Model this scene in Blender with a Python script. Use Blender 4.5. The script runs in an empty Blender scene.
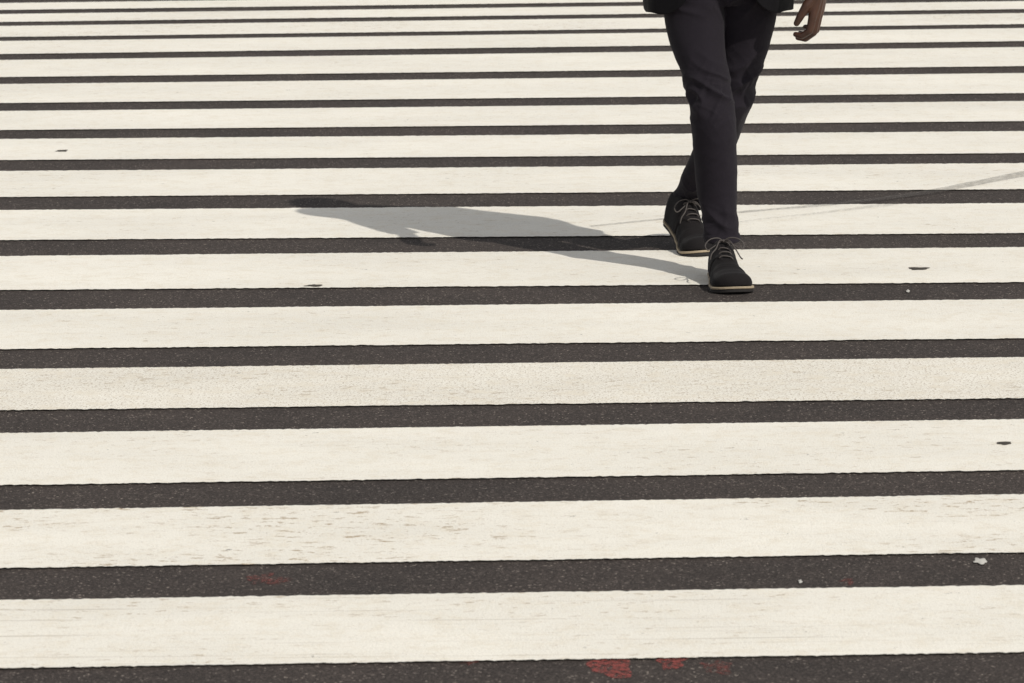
import bpy, bmesh, math, random
from mathutils import Vector, Matrix, noise
random.seed(7)
S = bpy.context.scene
COL = S.collection
R = math.radians

# ------------------------------------------------------------------ camera
FPX = 4000.0
HC = 2.14
PITCH = math.atan(811.5/FPX)
ROLL = R(0.66)
F = Vector((0, math.cos(PITCH), -math.sin(PITCH)))
R0 = Vector((1, 0, 0)); U0 = Vector((0, math.sin(PITCH), math.cos(PITCH)))
UU = U0*math.cos(ROLL) + R0*math.sin(ROLL)
RR = R0*math.cos(ROLL) - U0*math.sin(ROLL)
CAM = Vector((0, 0, HC))
def ray(px, py): return F*FPX + RR*(px-512) + UU*(341.5-py)
def G(px, py, z=0):
    d = ray(px, py); t = (z-CAM.z)/d.z
    return CAM + d*t
def P(px, py, Y):
    d = ray(px, py); return CAM + d*(Y/d.y)

cd = bpy.data.cameras.new('camera'); cam = bpy.data.objects.new('camera', cd); COL.objects.link(cam)
m = Matrix.Identity(4)
for i in range(3):
    m[i][0] = RR[i]; m[i][1] = UU[i]; m[i][2] = -F[i]; m[i][3] = CAM[i]
cam.matrix_world = m
cd.sensor_width = 36; cd.lens = 36*FPX/1024; cd.clip_end = 2000
cd.dof.use_dof = True; cd.dof.focus_distance = 11.3; cd.dof.aperture_fstop = 14
S.camera = cam

# ------------------------------------------------------------------ light
sunray = Vector((-1.25, 1.2, -1.72)).normalized()
sd = bpy.data.lights.new('sun', 'SUN'); sd.energy = 3.15; sd.angle = R(0.55); sd.color = (1, .955, .875)
so = bpy.data.objects.new('sun', sd); COL.objects.link(so)
so.rotation_euler = sunray.to_track_quat('-Z', 'Y').to_euler(); so.location = (6, 4, 9)
w = bpy.data.worlds.new('World'); S.world = w; w.use_nodes = True
nt = w.node_tree; bg = nt.nodes['Background']
sk = nt.nodes.new('ShaderNodeTexSky'); sk.sky_type = 'NISHITA'; sk.sun_disc = False
sk.sun_elevation = math.asin(-sunray.z); sk.sun_rotation = math.atan2(-sunray.x, -sunray.y)
hs = nt.nodes.new('ShaderNodeHueSaturation'); hs.inputs['Saturation'].default_value = .13
nt.links.new(sk.outputs[0], hs.inputs['Color']); nt.links.new(hs.outputs[0], bg.inputs[0])
bg.inputs[1].default_value = 0.118
S.view_settings.view_transform = 'Standard'; S.view_settings.look = 'None'; S.view_settings.exposure = 0

# ------------------------------------------------------------------ material helpers
class NB:
    def __init__(s, name):
        s.m = bpy.data.materials.new(name); s.m.use_nodes = True
        s.t = s.m.node_tree; s.b = s.t.nodes['Principled BSDF']
        s.co = s.n('ShaderNodeTexCoord').outputs['Object']
    def n(s, t): return s.t.nodes.new(t)
    def l(s, a, b): s.t.links.new(a, b)
    def mapping(s, sc, loc=(0, 0, 0), rot=(0, 0, 0)):
        q = s.n('ShaderNodeMapping'); q.inputs['Scale'].default_value = sc; q.inputs['Location'].default_value = loc
        q.inputs['Rotation'].default_value = rot
        s.l(s.co, q.inputs[0]); return q.outputs[0]
    def noise(s, sc, detail=4, rough=.55, vec=None):
        q = s.n('ShaderNodeTexNoise'); q.inputs['Scale'].default_value = sc
        q.inputs['Detail'].default_value = detail; q.inputs['Roughness'].default_value = rough
        s.l(vec or s.co, q.inputs['Vector']); return q.outputs['Fac']
    def voro(s, sc, vec=None, out='Color'):
        q = s.n('ShaderNodeTexVoronoi'); q.inputs['Scale'].default_value = sc
        s.l(vec or s.co, q.inputs['Vector']); return q.outputs[out]
    def ramp(s, fac, *st):
        q = s.n('ShaderNodeValToRGB'); e = q.color_ramp.elements
        while len(e) < len(st): e.new(.5)
        for k, (p, c) in enumerate(st):
            e[k].position = p; e[k].color = (c, c, c, 1) if not hasattr(c, '__len__') else (*c, 1)
        s.l(fac, q.inputs[0]); return q.outputs[0]
    def mix(s, fac, a, b, mode='MIX'):
        q = s.n('ShaderNodeMix'); q.data_type = 'RGBA'; q.blend_type = mode
        for v, i in ((fac, 0), (a, 6), (b, 7)):
            if isinstance(v, (int, float)): q.inputs[i].default_value = v if i == 0 else (v, v, v, 1)
            elif isinstance(v, tuple): q.inputs[i].default_value = (*v, 1)
            else: s.l(v, q.inputs[i])
        return q.outputs[2]
    def math(s, op, a, b=0.0):
        q = s.n('ShaderNodeMath'); q.operation = op
        for i, v in enumerate((a, b)):
            if isinstance(v, (int, float)): q.inputs[i].default_value = v
            else: s.l(v, q.inputs[i])
        return q.outputs[0]
    def bump(s, h, strength=.5, dist=.005):
        q = s.n('ShaderNodeBump'); q.inputs['Strength'].default_value = strength; q.inputs['Distance'].default_value = dist
        s.l(h, q.inputs['Height']); s.l(q.outputs[0], s.b.inputs['Normal'])
    def col(s, c):
        if isinstance(c, tuple): s.b.inputs['Base Color'].default_value = (*c, 1)
        else: s.l(c, s.b.inputs['Base Color'])
    def rough(s, r): s.b.inputs['Roughness'].default_value = r
    def spec(s, r): s.b.inputs['Specular IOR Level'].default_value = r

def mat_asphalt():
    k = NB('asphalt')
    grains = k.voro(270)
    sep = k.n('ShaderNodeSeparateColor'); k.l(grains, sep.inputs[0])
    g = k.ramp(sep.outputs[0], (0, (.027, .0228, .021)), (.5, (.042, .0355, .0325)), (.85, (.065, .055, .050)), (.97, (.095, .083, .075)), (1, (.30, .27, .24)))
    big = k.noise(2.2, 5, .65)
    c = k.mix(1.0, g, k.ramp(big, (.3, (.80, .77, .76)), (.7, (1.18, 1.11, 1.07))), 'MULTIPLY')
    k.col(c); k.rough(.88); k.spec(.25)
    k.bump(k.noise(280, 2), .6, .004); return k.m

def mat_paint(name, speck, scratch, streak, seed, tint=(.82, .787, .708)):
    """thermoplastic road paint. speck / scratch / streak: 0..1 amounts of wear"""
    k = NB(name)
    off = (seed*3.7, seed*1.9, 0)
    large = k.noise(1.0, 4, .6, k.mapping((1.1, 2.6, 1), off))
    base = k.mix(k.ramp(large, (.3, 0.0), (.7, 1.0)), tuple(t*.90 for t in tint), tuple(min(.86, t*1.03) for t in tint))
    # blotchy grime, nearly as long as it is wide
    cloud = k.noise(1.0, 6, .85, k.mapping((13, 16, 1), off))
    base = k.mix(k.ramp(cloud, (.40, .42+.2*speck), (.51, 0.0)), base, tuple(t*q for t, q in zip(tint, (.84, .79, .71))))
    # long streaks
    st = k.noise(1.0, 4, .7, k.mapping((.8, 60, 1), off))
    base = k.mix(k.math('MULTIPLY', k.ramp(st, (.58, 0.0), (.66, 1.0)), .02+.7*streak*streak), base, (.42, .37, .30))
    # torn brown dashes
    sc = k.noise(1.0, 4, .78, k.mapping((19, 42, 1), off))
    scm = k.ramp(sc, (.615-.05*scratch, 0.0), (.645-.05*scratch, 1.0))
    patch = k.ramp(large, (.42, 1.0), (.58, .06))
    base = k.mix(k.math('MULTIPLY', k.math('MULTIPLY', scm, patch), .3+.65*scratch), base, (.38, .29, .19))
    # crisp grain and pinholes
    sp = k.noise(1.0, 3, .7, k.mapping((150, 170, 1), off))
    base = k.mix(.9, base, k.ramp(sp, (.30, .84), (.5, 1.0), (.7, 1.05)), 'MULTIPLY')
    spm = k.ramp(sp, (.64-.11*speck, 0.0), (.67-.09*speck, 1.0))
    pz = k.ramp(cloud, (.42-.06*speck, .15), (.56-.06*speck, 1.0))
    base = k.mix(k.math('MULTIPLY', k.math('MULTIPLY', spm, pz), .65+.3*speck), base, (.35, .28, .20))
    ho = k.noise(1.0, 4, .8, k.mapping((17, 24, 1), off))
    hm = k.ramp(ho, (.68, 0.0), (.695, 1.0))
    base = k.mix(k.math('MULTIPLY', hm, .75), base, (.12, .105, .09))
    k.col(base); k.rough(.72); k.spec(.3)
    k.bump(sp, .6, .003)
    return k.m

def mat_cloth(name, col, weave=900, sheen=.25, var=.3, bs=.35, rough=.7, spec=.2):
    k = NB(name)
    n1 = k.noise(7, 3); n2 = k.noise(weave, 2)
    c = k.mix(n1, tuple(v*(1-var) for v in col), tuple(v*(1+var) for v in col))
    c = k.mix(.5, c, k.ramp(n2, (.3, .55), (.7, 1.45)), 'MULTIPLY')
    k.col(c); k.rough(rough); k.spec(spec)
    k.b.inputs['Sheen Weight'].default_value = sheen; k.b.inputs['Sheen Roughness'].default_value = .5
    k.bump(n2, bs, .0015)
    return k.m

def mat_plain(name, col, rough=.7, var=.2, sc=60, bump=.3, spec=.4):
    k = NB(name); n = k.noise(sc, 5)
    k.col(k.mix(n, tuple(v*(1-var) for v in col), tuple(v*(1+var) for v in col)))
    k.rough(rough); k.spec(spec); k.bump(n, bump, .002); return k.m

def mat_skin():
    k = NB('dark_skin'); n = k.noise(28, 4); f = k.noise(260, 2)
    c = k.mix(n, (.030, .011, .0055), (.072, .027, .013))
    k.col(c); k.rough(.38); k.spec(.5)
    k.bump(k.math('ADD', f, n), .35, .0015); return k.m

def mat_patch(name, col, lo, hi, sc, amount=1.0, stretch=(1, 1, 1)):
    k = NB(name)
    n = k.noise(1.0, 5, .75, k.mapping(tuple(sc*v for v in stretch)))
    a = k.math('MULTIPLY', k.ramp(n, (lo, 0.0), (hi, 1.0)), amount)
    k.col(col); k.rough(.85); k.l(a, k.b.inputs['Alpha']); return k.m

# ------------------------------------------------------------------ object helpers
def link(name, me, mat, parent=None, smooth=True):
    o = bpy.data.objects.new(name, me); COL.objects.link(o)
    if mat: me.materials.append(mat)
    if smooth:
        for p in me.polygons: p.use_smooth = True
    if parent:
        o.parent = parent
        o.matrix_parent_inverse = wm(parent).inverted()
    return o
def wm(o):
    m = o.matrix_basis.copy()
    if o.parent: m = wm(o.parent) @ o.matrix_parent_inverse @ m
    return m
def obj(name, bm, mat, parent=None, smooth=True):
    bmesh.ops.recalc_face_normals(bm, faces=bm.faces[:])
    me = bpy.data.meshes.new(name); bm.to_mesh(me); bm.free()
    return link(name, me, mat, parent, smooth)
def tag(o, label, cat, group=None, kind=None):
    if label: o['label'] = label
    if cat: o['category'] = cat
    if group: o['group'] = group
    if kind: o['kind'] = kind
    return o
def bake(o):
    dg = bpy.context.evaluated_depsgraph_get(); dg.update()
    me = bpy.data.meshes.new_from_object(o.evaluated_get(dg))
    o.modifiers.clear(); o.data = me
    for p in me.polygons: p.use_smooth = True
    return o
def remesh(o, voxel, smooth=4, fac=.6):
    md = o.modifiers.new('r', 'REMESH'); md.mode = 'VOXEL'; md.voxel_size = voxel; md.use_smooth_shade = True
    ms = o.modifiers.new('s', 'SMOOTH'); ms.iterations = smooth; ms.factor = fac
    return bake(o)
def cr(vals, t):
    """Catmull-Rom over a list of tuples, t in 0..1"""
    n = len(vals)-1; x = min(max(t, 0), 1)*n; i = min(int(x), n-1); u = x-i
    p0 = vals[max(i-1, 0)]; p1 = vals[i]; p2 = vals[i+1]; p3 = vals[min(i+2, n)]
    return tuple(.5*((2*b)+(-a+c)*u+(2*a-5*b+4*c-d)*u*u+(-a+3*b-3*c+d)*u*u*u) for a, b, c, d in zip(p0, p1, p2, p3))
def keys(tab, t):
    if t <= tab[0][0]: return tab[0][1]
    for (a, va), (b, vb) in zip(tab, tab[1:]):
        if t <= b:
            u = (t-a)/(b-a); u = u*u*(3-2*u); return va+(vb-va)*u
    return tab[-1][1]
def add_loft(bm, rings, cap=True, closed=True):
    vs = [[bm.verts.new(p) for p in r] for r in rings]
    n = len(rings[0])
    for a, b in zip(vs, vs[1:]):
        for i in range(n if closed else n-1):
            j = (i+1) % n
            bm.faces.new((a[i], a[j], b[j], b[i]))
    if cap:
        bm.faces.new(vs[0]); bm.faces.new(vs[-1])
    return vs
def add_ball(bm, c, r, sub=3):
    rr = r if hasattr(r, '__len__') else (r, r, r)
    bmesh.ops.create_icosphere(bm, subdivisions=sub, radius=1, matrix=Matrix.Translation(c) @ Matrix.Diagonal((*rr, 1)))
def add_bone(bm, a, b, ra, rb):
    a = Vector(a); b = Vector(b); d = b-a
    q = d.to_track_quat('Z', 'Y').to_matrix().to_4x4()
    bmesh.ops.create_cone(bm, cap_ends=True, segments=24, radius1=ra, radius2=rb, depth=d.length,
                          matrix=Matrix.Translation((a+b)/2) @ q)
    add_ball(bm, a, ra); add_ball(bm, b, rb)
def add_chain(bm, pts, rad):
    for a, b, ra, rb in zip(pts, pts[1:], rad, rad[1:]): add_bone(bm, a, b, ra, rb)
def add_tube(bm, pts, r, seg=8, n=40):
    pp = [Vector(cr([tuple(p) for p in pts], k/n)) for k in range(n+1)]
    rings = []; up = Vector((0, 0, 1))
    for k, p in enumerate(pp):
        t = (pp[min(k+1, n)]-pp[max(k-1, 0)]).normalized()
        s = t.cross(up)
        if s.length < .1: s = t.cross(Vector((0, 1, 0)))
        s.normalize(); u = s.cross(t)
        rings.append([p + s*math.cos(a)*r + u*math.sin(a)*r for a in [2*math.pi*i/seg for i in range(seg)]])
    add_loft(bm, rings)

# ------------------------------------------------------------------ the road
bm = bmesh.new()
bmesh.ops.create_grid(bm, x_segments=40, y_segments=40, size=600)
road = obj('road', bm, mat_asphalt(), smooth=False)
tag(road, 'dark grey asphalt road surface with pale speckled aggregate', 'road', kind='structure')

D = [(768+40, 810+40, 752+40, 794+40), (668, 703, 652, 688), (568, 600, 552, 585), (485, 510, 470, 494), (410, 433, 398, 419),
     (349, 369, 338, 357), (290, 310, 282, 299), (240, 256, 233, 247), (197, 210, 189, 203), (160, 171, 153, 163),
     (130, 139, 121, 131), (103, 111, 93, 101), (77, 84, 66, 73), (54, 60, 41, 47), (37, 41, 24, 28),
     (22, 26, 9, 13), (10, 14, -3, 1), (-1, 3, -13, -10), (-12, -9, -24, -21)]
info = [  # label, speck, scratch, streak
 ('white crosswalk stripe nearest the camera, cut off below the bottom of the photo', .2, .3, .3),
 ('widest white crosswalk stripe at the bottom of the photo with fine dark lengthwise scratches', .15, .45, .9),
 ('second white crosswalk stripe from the bottom, marked with short brown dashes', .2, .9, .3),
 ('third white crosswalk stripe from the bottom, with small dark chip near its right end', .15, .4, .4),
 ('fourth white crosswalk stripe from the bottom, speckled beige and worn all over', .85, .6, .3),
 ('fifth white crosswalk stripe from the bottom, clean, first one below the walker\'s front shoe', .3, .25, .2),
 ('sixth white crosswalk stripe from the bottom, under the toe of the walker\'s front shoe', .2, .3, .2),
 ('seventh white crosswalk stripe from the bottom, crossed by the walker\'s body shadow', .05, .3, .3),
 ('eighth white crosswalk stripe from the bottom, just above the shadow of the walker\'s head', .1, .4, .4),
 ('ninth white crosswalk stripe from the bottom, small dark leaf bit near its left end', .05, .3, .3),
 ('tenth white crosswalk stripe from the bottom, level with the walker\'s shins', .05, .3, .3),
 ('eleventh white crosswalk stripe from the bottom, level with the walker\'s knees', .05, .3, .3),
 ('twelfth white crosswalk stripe from the bottom, just above the walker\'s knees', .05, .3, .3),
 ('thirteenth white crosswalk stripe from the bottom, level with the walker\'s lower thighs', .05, .3, .3),
 ('fourteenth white crosswalk stripe from the bottom, thin, level with the walker\'s fingertips', .1, .7, .3),
 ('fifteenth white crosswalk stripe from the bottom, thin and distant, level with the walker\'s hand', .1, .4, .3),
 ('sixteenth white crosswalk stripe from the bottom, near the top edge of the photo', .1, .4, .3),
 ('farthest white crosswalk stripe, a sliver at the very top of the photo', .1, .4, .3)]
def line_y(a, b):
    s = (b.y-a.y)/(b.x-a.x); return lambda x: a.y + s*(x-a.x)
for k in range(len(D)-1):
    near = line_y(G(0, D[k][0], .004), G(1024, D[k][2], .004)); far = line_y(G(0, D[k+1][1], .004), G(1024, D[k+1][3], .004))
    x0, x1 = -5.5+.05*random.random(), 5.5+.05*random.random()
    n = 1500
    def jit(x, s): return .0025*noise.noise(Vector((x*9, s, 0))) + .0075*noise.noise(Vector((x*85, s+5, 0)))
    bm = bmesh.new()
    a0 = []; b0 = []
    for i in range(n+1):
        x = x0+(x1-x0)*i/n
        a0.append(bm.verts.new((x, near(x)+jit(x, k*3.1), .004))); b0.append(bm.verts.new((x, far(x)+jit(x, k*3.1+1.7), .004)))
    for i in range(n): bm.faces.new((a0[i], a0[i+1], b0[i+1], b0[i]))
    lab, sp, sc, st = info[k]
    o = obj('crosswalk_stripe', bm, mat_paint('road_paint', sp, sc, st, k+1), smooth=False)
    tag(o, lab, 'crosswalk stripe', 'white stripes of the crosswalk')

# ------------------------------------------------------------------ marks and bits on the road
def blob(name, px, py, wpx, hpx, mat, z, label, cat, group=None, seed=0, arch=0, pts=26, rag=.25):
    c = G(px, py); hw = (G(px+wpx/2, py)-c).length; hd = (G(px, py-hpx/2)-c).length
    bm = bmesh.new(); cv = bm.verts.new((0, 0, z+arch)); rings = []
    for q in (.5, 1.0):
        rg = []
        for i in range(pts):
            a = 2*math.pi*i/pts
            rr_ = q*(1+rag*2*noise.noise(Vector((math.cos(a)*1.6, math.sin(a)*1.6, seed+q*.1))))
            zz = z+arch*(1-q*q)+(arch*.6*noise.noise(Vector((math.cos(a), math.sin(a), seed*2))) if arch else 0)
            rg.append(bm.verts.new((math.cos(a)*hw*rr_, math.sin(a)*hd*rr_, max(zz, z))))
        rings.append(rg)
    for i in range(pts):
        j = (i+1) % pts
        bm.faces.new((cv, rings[0][i], rings[0][j])); bm.faces.new((rings[0][i], rings[1][i], rings[1][j], rings[0][j]))
    o = obj(name, bm, mat); o.location = (c.x, c.y, 0); return tag(o, label, cat, group)
red = mat_patch('red_paint', (.30, .06, .05), .42, .56, 75, .7)
redf = mat_patch('faded_red_paint', (.20, .05, .04), .45, .62, 85, .6)
gr = 'red paint marks on the asphalt'
blob('red_paint_mark', 613, 665, 46, 26, red, .0015, 'largest red paint mark on the asphalt at the bottom edge, left of two smaller ones', 'paint mark', gr, 1, rag=.5)
blob('red_paint_mark', 673, 661, 26, 15, red, .0015, 'small red paint mark on the bottom asphalt, middle one of three', 'paint mark', gr, 2, rag=.5)
blob('red_paint_mark', 717, 667, 34, 11, redf, .0015, 'faded red paint smear at the bottom edge, rightmost of three close together', 'paint mark', gr, 3, rag=.5)
blob('red_paint_mark', 262, 580, 36, 13, redf, .0015, 'faint red paint smear on the dark gap above the bottom white stripe, left side', 'paint mark', gr, 4, rag=.6)
blob('red_paint_mark', 468, 662, 22, 6, redf, .0015, 'tiny faded red fleck at the bottom edge, left of the large red mark', 'paint mark', gr, 5, rag=.5)
blob('red_paint_mark', 848, 582, 16, 6, redf, .0015, 'tiny faded red fleck on the dark gap above the bottom stripe, right side', 'paint mark', gr, 6, rag=.5)
leafm = mat_plain('dry_leaf', (.05, .042, .034), .8, .4, 90)
chipm = mat_plain('pale_chip', (.50, .48, .44), .6, .1, 90)
gl = 'dark bits of litter on the crosswalk'
blob('leaf_fragment', 918, 270, 20, 3, leafm, .005, 'flat dark leaf fragment on white stripe to the right of the walker', 'leaf', gl, 11, .002, rag=.3)
blob('leaf_fragment', 1004, 445, 14, 3, leafm, .005, 'small dark leaf fragment near the right edge on third white stripe from the bottom', 'leaf', gl, 12, .0015, rag=.3)
blob('leaf_fragment', 62, 152, 12, 1.6, leafm, .005, 'small dark leaf fragment near the left edge on ninth white stripe', 'leaf', gl, 13, .0015, rag=.4)
blob('leaf_fragment', 315, 287, 17, 2, leafm, .005, 'small dark leaf fragment on white stripe edge left of the front shoe', 'leaf', gl, 14, .0015, rag=.4)
gc = 'pale paint chips on the asphalt'
blob('paint_chip', 980, 562, 13, 5, chipm, .003, 'pale paint chip on dark gap near right edge, above the bottom stripe', 'paint chip', gc, 21, .002, rag=.4)
blob('paint_chip', 800, 583, 4, 3, chipm, .003, 'tiny pale chip on dark gap left of the larger pale chip', 'paint chip', gc, 22, .001, rag=.4)
blob('paint_chip', 908, 292, 4, 2, chipm, .003, 'tiny pale chip on dark gap below the dark leaf fragment right of the walker', 'paint chip', gc, 23, .001, rag=.4)

def tyre(px_pts, wm_, mat, label, z=.0062):
    pts = [tuple(G(*p)) for p in px_pts]; n = 200; bm = bmesh.new(); prev = None
    for k in range(n+1):
        p = Vector(cr(pts, k/n)); q = Vector(cr(pts, min(k/n+.005, 1))); q0 = Vector(cr(pts, max(k/n-.005, 0)))
        t = (q-q0).normalized(); s = Vector((-t.y, t.x, 0)); ww = wm_*(.25+.8*(k/n)**1.5)*(.9+.25*noise.noise(Vector((k*.06, 0, 3))))
        cur = (bm.verts.new((p.x+s.x*ww, p.y+s.y*ww, z)), bm.verts.new((p.x-s.x*ww, p.y-s.y*ww, z)))
        if prev: bm.faces.new((prev[0], prev[1], cur[1], cur[0]))
        prev = cur
    tag(obj('tyre_mark', bm, mat), label, 'tyre mark', 'thin curved tyre marks across the stripes')
tm = mat_patch('tyre_rubber', (.12, .11, .10), .33, .66, 70, .50, (1, 1.5, 1))
tm2 = mat_patch('tyre_rubber_faint', (.20, .18, .16), .40, .70, 70, .4, (1, 1.5, 1))
tyre([(590, 228), (680, 219), (760, 212), (840, 205), (920, 195), (980, 184), (1060, 168)], .042, tm, 'thin dark curved tyre mark running right from behind the walker to the right edge')
tyre([(740, 224), (770, 220), (810, 216), (850, 211), (900, 205)], .026, tm2, 'fainter tyre mark just below the dark curved one, right of the walker', .0072)

# ------------------------------------------------------------------ the walker
YB = 11.67
base = G(716, 262); base.z = 0
person = bpy.data.objects.new('person', None); COL.objects.link(person); person.location = base
tag(person, 'person in a dark jacket, charcoal trousers and black suede lace-up shoes striding towards the camera', 'person')
skin = mat_skin()
cloth = mat_cloth('charcoal_cotton', (.0135, .0110, .0150), sheen=.04, rough=.85, spec=.10, var=.18)
suit = mat_cloth('black_wool', (.0045, .004, .0052), sheen=.01, spec=.12)
CX = P(718, 0, YB).x

# --- trousers
front = [(696, -40, 11.66, .088, .096), (694, 5, 11.645, .089, .096), (697, 42, 11.60, .081, .088), (706, 78, 11.545, .070, .078),
         (712, 112, 11.50, .065, .072), (715, 150, 11.495, .063, .070), (717, 190, 11.49, .058, .065), (720, 216, 11.465, .052, .060),
         (722, 241, 11.435, .053, .066)]
back = [(742, -40, 11.68, .088, .096), (746, 5, 11.695, .093, .094), (742, 45, 11.70, .083, .086), (732, 85, 11.69, .074, .078),
        (724, 118, 11.70, .068, .074), (713, 150, 11.80, .062, .070), (700, 178, 11.91, .057, .066), (689, 207, 12.03, .060, .072)]
def leg_ctrl(tab): return [(*P(a, b, Y), rx, ry) for a, b, Y, rx, ry in tab]
fc, bc = leg_ctrl(front), leg_ctrl(back)
bm = bmesh.new()
for ctrl in (fc, bc):
    rings = []
    for k in range(91):
        x, y, z, rx, ry = cr(ctrl, k/90)
        rings.append([Vector((x+rx*math.cos(a), y+ry*math.sin(a), z)) for a in [2*math.pi*i/48 for i in range(48)]])
    add_loft(bm, rings)
pel = [(.775, .10, .095), (.82, .160, .112), (.88, .174, .120), (.95, .170, .118), (1.03, .155, .11)]
rings = []
for k in range(25):
    z, rx, ry = cr(pel, k/24)
    rings.append([Vector((CX+rx*math.cos(a), YB+.01+ry*math.sin(a), z)) for a in [2*math.pi*i/48 for i in range(48)]])
add_loft(bm, rings)
tr = obj('trousers', bm, cloth, person)
tr.parent = None; tr.matrix_parent_inverse.identity()
remesh(tr, .0033, 6, .6)
def gauss(v, c, s): return math.exp(-((v-c)/s)**2)
def ridge(n): return 1-min(1, abs(n)*2.6)
me = tr.data
co = [v.co.copy() for v in me.vertices]; no = [v.normal.copy() for v in me.vertices]
def near_axis(p, ctrl_pts):
    return min((p-q).length for q in ctrl_pts)
fpts = [Vector(cr(fc, k/20)[:3]) for k in range(21)]; bpts = [Vector(cr(bc, k/20)[:3]) for k in range(21)]
zf_end = fpts[-1].z; zb_end = bpts[-1].z
for v, p, nn in zip(me.vertices, co, no):
    isf = near_axis(p, fpts) <= near_axis(p, bpts)
    ze = zf_end if isf else zb_end
    zk = .50 if isf else .49
    s = 1 if isf else -1
    h = p.z-ze
    d = 0
    # warp so that the folds bend and fork instead of ringing the leg
    wx = noise.noise(Vector((p.x*6, p.y*6, p.z*5+11)))*.05
    n1 = noise.noise(Vector((p.x*8, p.y*8, (p.z+s*.8*p.x+wx)*13+3*s)))
    n2 = noise.noise(Vector((p.x*13+4, p.y*11, (p.z-s*1.0*p.x-wx)*21+9)))
    n3 = noise.noise(Vector((p.x*5+2, p.y*5, p.z*6)))
    n5 = noise.noise(Vector((p.x*12+8, p.y*12, (p.z+s*.35*p.x+wx)*32+2)))
    # long soft pull lines on thigh and shin
    n6 = noise.noise(Vector((p.x*13+1, p.y*7, (p.z+s*1.6*p.x)*3)))
    knee = gauss(p.z, zk+.03, .075); ank = gauss(h, .055, .055); cro = gauss(p.z, .80, .05)
    env = .0012 + .0145*knee + .0120*ank + .006*cro + .002*gauss(p.z, zk-.14, .06)
    side = abs(nn.x)**1.5
    env *= 1-.60*side
    d += env*1.2*(ridge(n1)**1.4-.35) + env*.5*(ridge(n2)**1.4-.35) + env*.25*(ridge(n5)**2-.25) + .003*n3 + .006*(1-side)*n6
    if h < .030: d *= max(.25, h/.030)
    d -= .0016*gauss(h, .024, .0022)
    d += .0022*(1 if 0 < h < .020 else 0)
    nh = Vector((nn.x, nn.y, nn.z*.35))
    v.co = p+nh*d
me.update()
ms = tr.modifiers.new('s', 'SMOOTH'); ms.iterations = 2; ms.factor = .5; bake(tr)
tr.parent = person; tr.matrix_parent_inverse = wm(person).inverted()

# --- shoes
suede = mat_cloth('black_suede', (.0095, .0082, .0086), weave=500, sheen=.04, var=.35, rough=.85, spec=.12)
suede2 = mat_cloth('black_suede_flap', (.0120, .0103, .0108), weave=500, sheen=.04, var=.35, rough=.85, spec=.12)
welt_m = mat_plain('tan_welt', (.34, .275, .19), .7, .2, 80)
outs_m = mat_plain('dark_rubber', (.015, .013, .012), .7, .2, 80)
lace_m = mat_plain('waxed_lace', (.055, .046, .042), .6, .3, 400)
L = .292
wid = [(0, .031), (.2, .033), (.4, .038), (.55, .046), (.7, .055), (.84, .058), (1, .054)]
hei = [(0, .080), (.05, .088), (.3, .104), (.38, .100), (.5, .075), (.62, .054), (.75, .043), (.88, .038), (1, .032)]
def halfw(t, extra=0):
    w_ = keys(wid, t)+extra
    if t < .11: w_ *= math.sqrt(max(0, 1-((.11-t)/.11)**2))
    if t > .80: w_ *= max(0, 1-((t-.80)/.20)**2.6)**.5
    return w_
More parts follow.
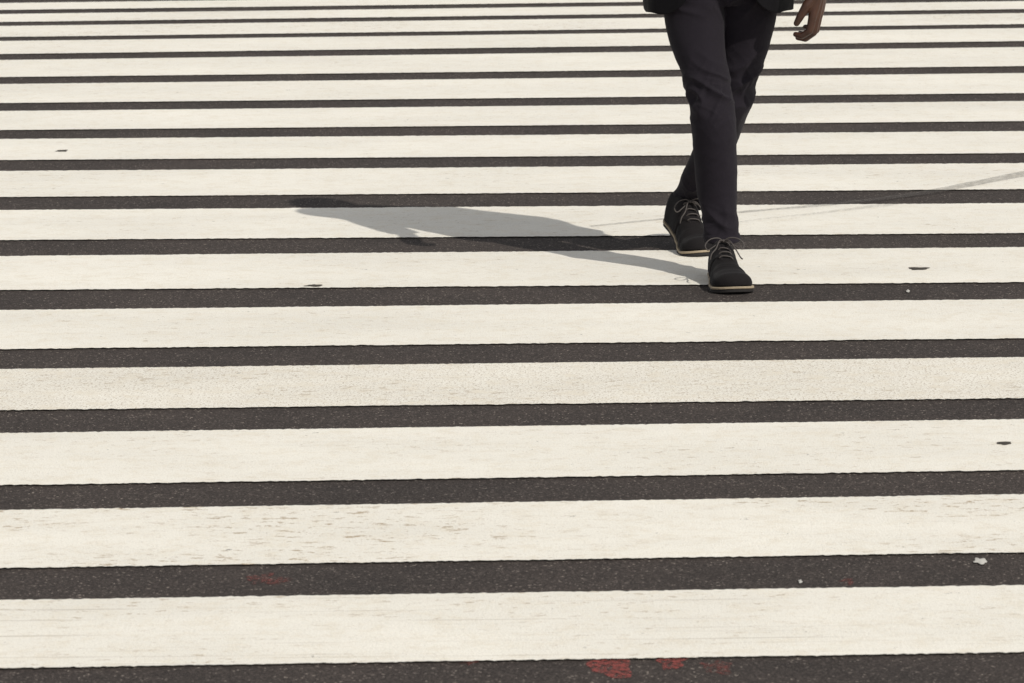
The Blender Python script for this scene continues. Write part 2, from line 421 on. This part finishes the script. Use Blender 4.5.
def make_shoe(toe, yaw, pitch, side, name_label=None):
    fw = Vector((math.sin(yaw), -math.cos(yaw), 0)); rt = Vector((-math.cos(yaw), -math.sin(yaw), 0))
    def T(p):
        x, y, z = p
        yp = .075
        if y > .08: z += .0075*((y-.08)/.066)**2
        q = min(max((.115-y)/.09, 0), 1); q = q*q*(3-2*q); a = pitch*q
        dy = y-yp; z2 = z*math.cos(a)-dy*math.sin(a)
        y2 = yp+dy*math.cos(a)+z*math.sin(a)
        return toe + rt*x + fw*(y2-L/2) + Vector((0, 0, z2))
    cxs = lambda t: side*(.007*math.sin(math.pi*t)-.004*t)
    def up(t, ph, off=0.0):
        w_ = halfw(t); h_ = keys(hei, t)
        if t > .86: h_ *= max(.0, 1-((t-.86)/.14)**2.6)**.5*.999+.001
        if t < .03: h_ *= .75+.25*(t/.03)
        # walking creases across the vamp
        c, s = math.cos(ph), math.sin(ph); e = .78
        h_ += .0018*math.sin((t-.60)*2*math.pi/.035+.8*c)*gauss(t, .66, .045)
        top = keys([(0, .0), (.3, .0), (.5, .28), (.7, .12), (1, 0)], t)
        x = w_*(abs(c)**e)*(1 if c >= 0 else -1)*(1-top*s*s)
        z = h_*(abs(s)**e)
        nx, nz = c, s
        return (cxs(t)+x+off*nx, (t-.5)*L+(off if t > .95 else 0), .019+z+off*nz)
    ts = [.5-.5*math.cos(math.pi*k/110) for k in range(111)]; phs = [math.pi*i/40 for i in range(41)]
    bm = bmesh.new()
    add_loft(bm, [[T(up(t, p)) for p in phs] for t in ts], cap=False, closed=True)
    sh = obj('shoe', bm, suede, person)
    def slab(z0, z1, ex, nm, mat, taper=0):
        bm = bmesh.new()
        tt = [.5-.5*math.cos(math.pi*k/60) for k in range(61)]
        def outline(e2, z):
            r_ = []
            for t in tt:
                w_ = halfw(t, 0); r_.append((cxs(t)+w_+ (e2 if w_ > .002 else 0)*1.0, (t-.5)*(L+2*e2), z))
            for t in tt[::-1][1:-1]:
                w_ = halfw(t, 0); r_.append((cxs(t)-w_-(e2 if w_ > .002 else 0), (t-.5)*(L+2*e2), z))
            return [T(p) for p in r_]
        e = ex; b_ = .0012
        rings = [outline(e-b_, z0), outline(e, z0+b_), outline(e, z1-b_), outline(e-b_, z1)]
        vs = [[bm.verts.new(p) for p in r_] for r_ in rings]; n = len(vs[0])
        for a, b in zip(vs, vs[1:]):
            for i in range(n): bm.faces.new((a[i], a[(i+1) % n], b[(i+1) % n], b[i]))
        for r_ in (vs[0], vs[-1]):
            m_ = len(tt)
            for i in range(m_-1):
                a1 = r_[i]; a2 = r_[i+1]
                b1 = r_[(n-i) % n] if i > 0 else None; b2 = r_[(n-i-1) % n] if i+1 < m_-1 else None
                f = [q for q in (a1, a2, b2, b1) if q]
                if len(f) >= 3 and len(set(f)) == len(f):
                    try: bm.faces.new(f)
                    except ValueError: pass
        return obj(nm, bm, mat, sh, smooth=False)
    slab(.0, .0095, .003, 'outsole', outs_m)
    slab(.0098, .0165, .0045, 'welt', welt_m)
    for s in (1, -1):
        bm = bmesh.new(); grid = []
        nt_, np_ = 40, 24
        for i in range(nt_+1):
            row = []
            for j in range(np_+1):
                u = j/np_
                ph = (.02+u*(math.pi/2-.02-.20))
                tend = .44+.16*(u**1.6) - .02*max(0, u-.85)/.15
                t = .04+(tend-.04)*i/nt_
                pp = ph if s > 0 else math.pi-ph
                edge = .0038 if (i < nt_ and j < np_) else .0006
                row.append(bm.verts.new(T(up(t, pp, edge))))
            grid.append(row)
        for i in range(nt_):
            for j in range(np_): bm.faces.new((grid[i][j], grid[i+1][j], grid[i+1][j+1], grid[i][j+1]))
        obj('lace_flap', bm, suede2, sh)
    bm = bmesh.new()
    for t in (.40, .455, .51, .56):
        pts = [T(up(t+.012*math.sin(q*2), math.pi/2+q, .0062 if abs(q) < .33 else .003)) for q in (-.42, -.25, 0, .25, .42)]
        add_tube(bm, pts, .0021, n=16)
    k0 = Vector(up(.40, math.pi/2, .008))
    add_ball(bm, T(k0), .0055, 2)
    for s in (1, -1):
        lp = [(0, 0, 0), (s*.018, .004, .010), (s*.042, .010, .007), (s*.056, .018, -.008), (s*.049, .025, -.020), (s*.028, .018, -.010), (s*.008, .006, .002)]
        add_tube(bm, [T(k0+Vector(q)) for q in lp], .0020, n=40)
        ed = [(0, 0, 0), (s*.014, .016, .004), (s*.027, .036, -.014), (s*.042, .048, -.034+.006*s), (s*.047, .054, -.044)]
        add_tube(bm, [T(k0+Vector(q)) for q in ed], .0020, n=30)
    obj('lace', bm, lace_m, sh)
    return sh
YAWF, YAWB = R(6), R(19)
toeF = G(735, 295); toeF.z = 0
toeB = G(705, 258); toeB.z = 0
make_shoe(toeF, YAWF, R(0), 1)
make_shoe(toeB, YAWB, R(17), -1)

# --- body: one continuous surface
bm = bmesh.new()
def hand(K, mir):
    """K: matrix from hand space (x: away from palm, y: pinky side, z: towards the wrist) at the knuckles"""
    def W(p): return K @ Vector((p[0]*mir, p[1], p[2]))
    wr = (0, .002, .088)
    kn = [(.002, -.028, .0), (.006, -.009, -.003), (.005, .010, .001), (.000, .028, .009)]
    for q in kn: add_bone(bm, W((wr[0], wr[1]+q[1]*.5, wr[2])), W(q), .0165, .0128)
    add_bone(bm, W((-.006, -.018, .06)), W((-.006, .018, .03)), .017, .015)
    fing = [[kn[0], (.003, -.031, -.038), (-.016, -.030, -.057), (-.036, -.027, -.058)],
            [kn[1], (.008, -.010, -.043), (-.012, -.009, -.066), (-.035, -.007, -.069)],
            [kn[2], (.006, .011, -.040), (-.016, .011, -.059), (-.038, .010, -.060)],
            [kn[3], (.001, .030, -.024), (-.015, .029, -.040), (-.033, .027, -.042)]]
    for f, sc in zip(fing, (1, 1.03, .97, .86)):
        add_chain(bm, [W(q) for q in f], [.0120*sc, .0106*sc, .0095*sc, .0081*sc])
    add_chain(bm, [W(q) for q in ((-.004, -.020, .066), (-.016, -.040, .030), (-.025, -.046, .000), (-.033, -.045, -.024))], [.0170, .0142, .0118, .0092])
    return W(wr)
hx, hy = CX, YB-.03
kn_l = P(815.5, 16, 11.50)
wl = hand(Matrix.Translation(kn_l) @ Matrix.Rotation(R(-26), 4, 'Z') @ Matrix.Rotation(R(12), 4, 'Y') @ Matrix.Scale(1.06, 4), 1)
eR = Vector((CX-.285, YB+.09, 1.14)); 
Kr = Matrix.Translation(Vector((CX-.215, YB-.22, .965))) @ Matrix.Rotation(R(-62), 4, 'X') @ Matrix.Scale(1.06, 4)
wr_ = hand(Kr, -1)
eL = Vector((CX+.275, YB+.0, 1.115))
add_chain(bm, [Vector((CX+.195, YB, 1.42)), eL, wl], [.052, .038, .026])
add_chain(bm, [Vector((CX-.195, YB, 1.42)), eR, wr_], [.052, .038, .026])
add_bone(bm, (CX-.18, YB, 1.42), (CX+.18, YB, 1.42), .055, .055)
add_ball(bm, (CX, YB, 1.26), (.165, .105, .20)); add_ball(bm, (CX, YB, 1.05), (.14, .095, .2)); add_ball(bm, (CX, YB+.01, .92), (.14, .085, .10))
add_bone(bm, (CX, YB+.01, 1.40), (CX, YB-.01, 1.58), .062, .056)
def axis(c, k): return Vector(cr(c, k)[:3])
for c, tz in ((fc, toeF), (bc, toeB)):
    add_chain(bm, [axis(c, .0), axis(c, .25), axis(c, .52), axis(c, .75), axis(c, .97)], [.060, .056, .042, .036, .030])
for c, toe, yaw in ((fc, toeF, YAWF), (bc, toeB, YAWB)):
    fw = Vector((math.sin(yaw), -math.cos(yaw), 0)); an = axis(c, .97)
    add_chain(bm, [an, toe - fw*.19+Vector((0, 0, .055)), toe - fw*.09+Vector((0, 0, .038)), toe-fw*.05+Vector((0, 0, .034))], [.030, .022, .014, .011])
H0 = Vector((hx, hy, 1.665))
def hb(c, r): add_ball(bm, H0+Vector(c), r)
hb((0, .012, .022), (.077, .096, .092)); hb((0, -.025, -.03), (.064, .068, .086)); hb((0, -.037, -.085), (.046, .050, .034))
hb((0, -.084, .020), (.048, .012, .010)); hb((0, -.098, -.062), (.024, .010, .0065)); hb((0, -.097, -.073), (.022, .010, .007))
hb((.036, -.074, -.025), (.020, .016, .016)); hb((-.036, -.074, -.025), (.020, .016, .016))
add_bone(bm, H0+Vector((0, -.088, .008)), H0+Vector((0, -.112, -.032)), .008, .012)
hb((.012, -.102, -.037), (.009, .010, .008)); hb((-.012, -.102, -.037), (.009, .010, .008))
for s in (1, -1): hb((s*.078, .012, -.008), (.009, .019, .031))
body = obj('body', bm, skin); remesh(body, .0028, 4, .5)
body.parent = person; body.matrix_parent_inverse = wm(person).inverted()
eye_m = mat_plain('eye_white', (.6, .58, .55), .2, .05); iris_m = mat_plain('dark_iris', (.01, .007, .005), .1, .05)
for s in (1, -1):
    bm = bmesh.new(); add_ball(bm, H0+Vector((s*.030, -.0805, .003)), .0125); e = obj('eye', bm, eye_m, person)
    bm = bmesh.new(); add_ball(bm, H0+Vector((s*.030, -.0912, .003)), (.006, .003, .006)); obj('iris', bm, iris_m, e)
bm = bmesh.new(); add_ball(bm, H0+Vector((0, .018, .026)), (.083, .100, .096), 5)
for v in [v for v in bm.verts if (v.co.z < H0.z+.035 and v.co.y < H0.y-.045) or v.co.z < H0.z-.04 or (v.co.z < H0.z+.02 and v.co.y < H0.y+.0)]: bm.verts.remove(v)
for v in bm.verts: v.co += (v.co-H0).normalized()*.002*noise.noise(v.co*180)
obj('hair', bm, mat_plain('black_hair', (.012, .010, .009), .9, .4, 300, 1), person)

# --- shirt, jacket
bm = bmesh.new(); rings = []
sh_t = [(.98, .160, .118), (1.10, .158, .116), (1.25, .178, .122), (1.36, .180, .115), (1.43, .13, .095), (1.47, .075, .075), (1.515, .066, .068)]
for k in range(40):
    z, rx, ry = cr(sh_t, k/39)
    rings.append([Vector((CX+rx*math.cos(a), YB+ry*math.sin(a), z)) for a in [2*math.pi*i/64 for i in range(64)]])
add_loft(bm, rings)
obj('shirt', bm, mat_cloth('white_shirt', (.6, .6, .6), sheen=0, var=.05), person)
bm = bmesh.new(); rings = []
jk = [(.757, .214, .155), (.85, .216, .155), (.97, .202, .146), (1.08, .190, .136), (1.22, .208, .142), (1.34, .218, .138), (1.41, .190, .118), (1.46, .125, .095), (1.49, .085, .085)]
nz, na = 110, 120
for k in range(nz+1):
    u = k/nz; z, rx, ry = cr(jk, u)
    op = keys([(.74, R(34)), (.80, R(26)), (.90, R(9)), (1.02, R(1)), (1.12, R(2)), (1.3, R(17)), (1.45, R(44)), (1.5, R(50))], z)
    row = []
    for i in range(na+1):
        v = i/na; a = -math.pi/2+op+v*(2*math.pi-2*op)
        edge = min(v, 1-v); zz = z
        if u < .2: zz += (1-u/.2)*(.024*max(0, 1-edge/.06)**2 + .004*noise.noise(Vector((math.cos(a)*3, math.sin(a)*3, 1))))
        d = .006*noise.noise(Vector((math.cos(a)*2.2, math.sin(a)*2.2, z*5)))+.004*noise.noise(Vector((math.cos(a)*5, math.sin(a)*5, z*9)))
        d += .006*math.sin(a*7+.8)*max(0, (.95-z)/.2)
        row.append(Vector((CX+(rx+d)*math.cos(a), YB+.005+(ry+d)*math.sin(a), zz)))
    rings.append(row)
add_loft(bm, rings, cap=False, closed=False)
jo = obj('jacket', bm, suit, person)
md = jo.modifiers.new('t', 'SOLIDIFY'); md.thickness = .005; md.offset = 1
def sleeve(sh, el, wr, nm='sleeve'):
    bm = bmesh.new(); rings = []
    top = sh+Vector((0, 0, .01)); n = 90
    end = wr+(el-wr).normalized()*.005
    pts = [tuple(top), tuple(top.lerp(el, .5)), tuple(el), tuple(el.lerp(end, .5)), tuple(end)]
    rad = [(.078,), (.066,), (.057,), (.050,), (.044,)]
    for k in range(n+1):
        u = k/n; p = Vector(cr(pts, u)); t = (Vector(cr(pts, min(u+.01, 1)))-Vector(cr(pts, max(u-.01, 0)))).normalized()
        s = t.cross(Vector((0, 1, .2))).normalized(); w_ = s.cross(t); r0 = cr(rad, u)[0]
        row = []
        for i in range(40):
            a = 2*math.pi*i/40; q = p+s*math.cos(a)*r0+w_*math.sin(a)*r0
            en = .004+.006*gauss(u, .5, .15)+.004*gauss(u, .95, .1)
            r_ = r0+en*(ridge(noise.noise(Vector((q.x*9, q.y*9, q.z*26))))-.5)
            row.append(p+s*math.cos(a)*r_+w_*math.sin(a)*r_)
        rings.append(row)
    add_loft(bm, rings, cap=False)
    o = obj(nm, bm, suit, jo); md = o.modifiers.new('t', 'SOLIDIFY'); md.thickness = .004; md.offset = -1
sleeve(Vector((CX+.185, YB, 1.405)), eL, wl); sleeve(Vector((CX-.185, YB, 1.405)), eR, wr_)
for s in (1, -1):
    bm = bmesh.new(); g = []
    for k in range(25):
        z = 1.03+.44*k/24
        rx, ry = keys([(1.03, .196), (1.22, .208), (1.34, .218), (1.41, .19), (1.47, .12)], z), keys([(1.03, .146), (1.22, .147), (1.34, .143), (1.41, .124), (1.47, .10)], z)
        op = keys([(1.02, R(1)), (1.12, R(2)), (1.3, R(17)), (1.45, R(44)), (1.5, R(50))], z)
        wd = R(4)+R(22)*math.sin(math.pi*min(1, (k/24)**.8)*.62)
        row = []
        for j in range(7):
            a = op-R(1)+wd*j/6
            row.append(bm.verts.new((CX+s*(rx+.009)*math.sin(a), YB+.005-(ry+.009)*math.cos(a), z)))
        g.append(row)
    for a, b in zip(g, g[1:]):
        for j in range(6): bm.faces.new((a[j], a[j+1], b[j+1], b[j]))
    o = obj('lapel', bm, suit, jo); md = o.modifiers.new('t', 'SOLIDIFY'); md.thickness = .003
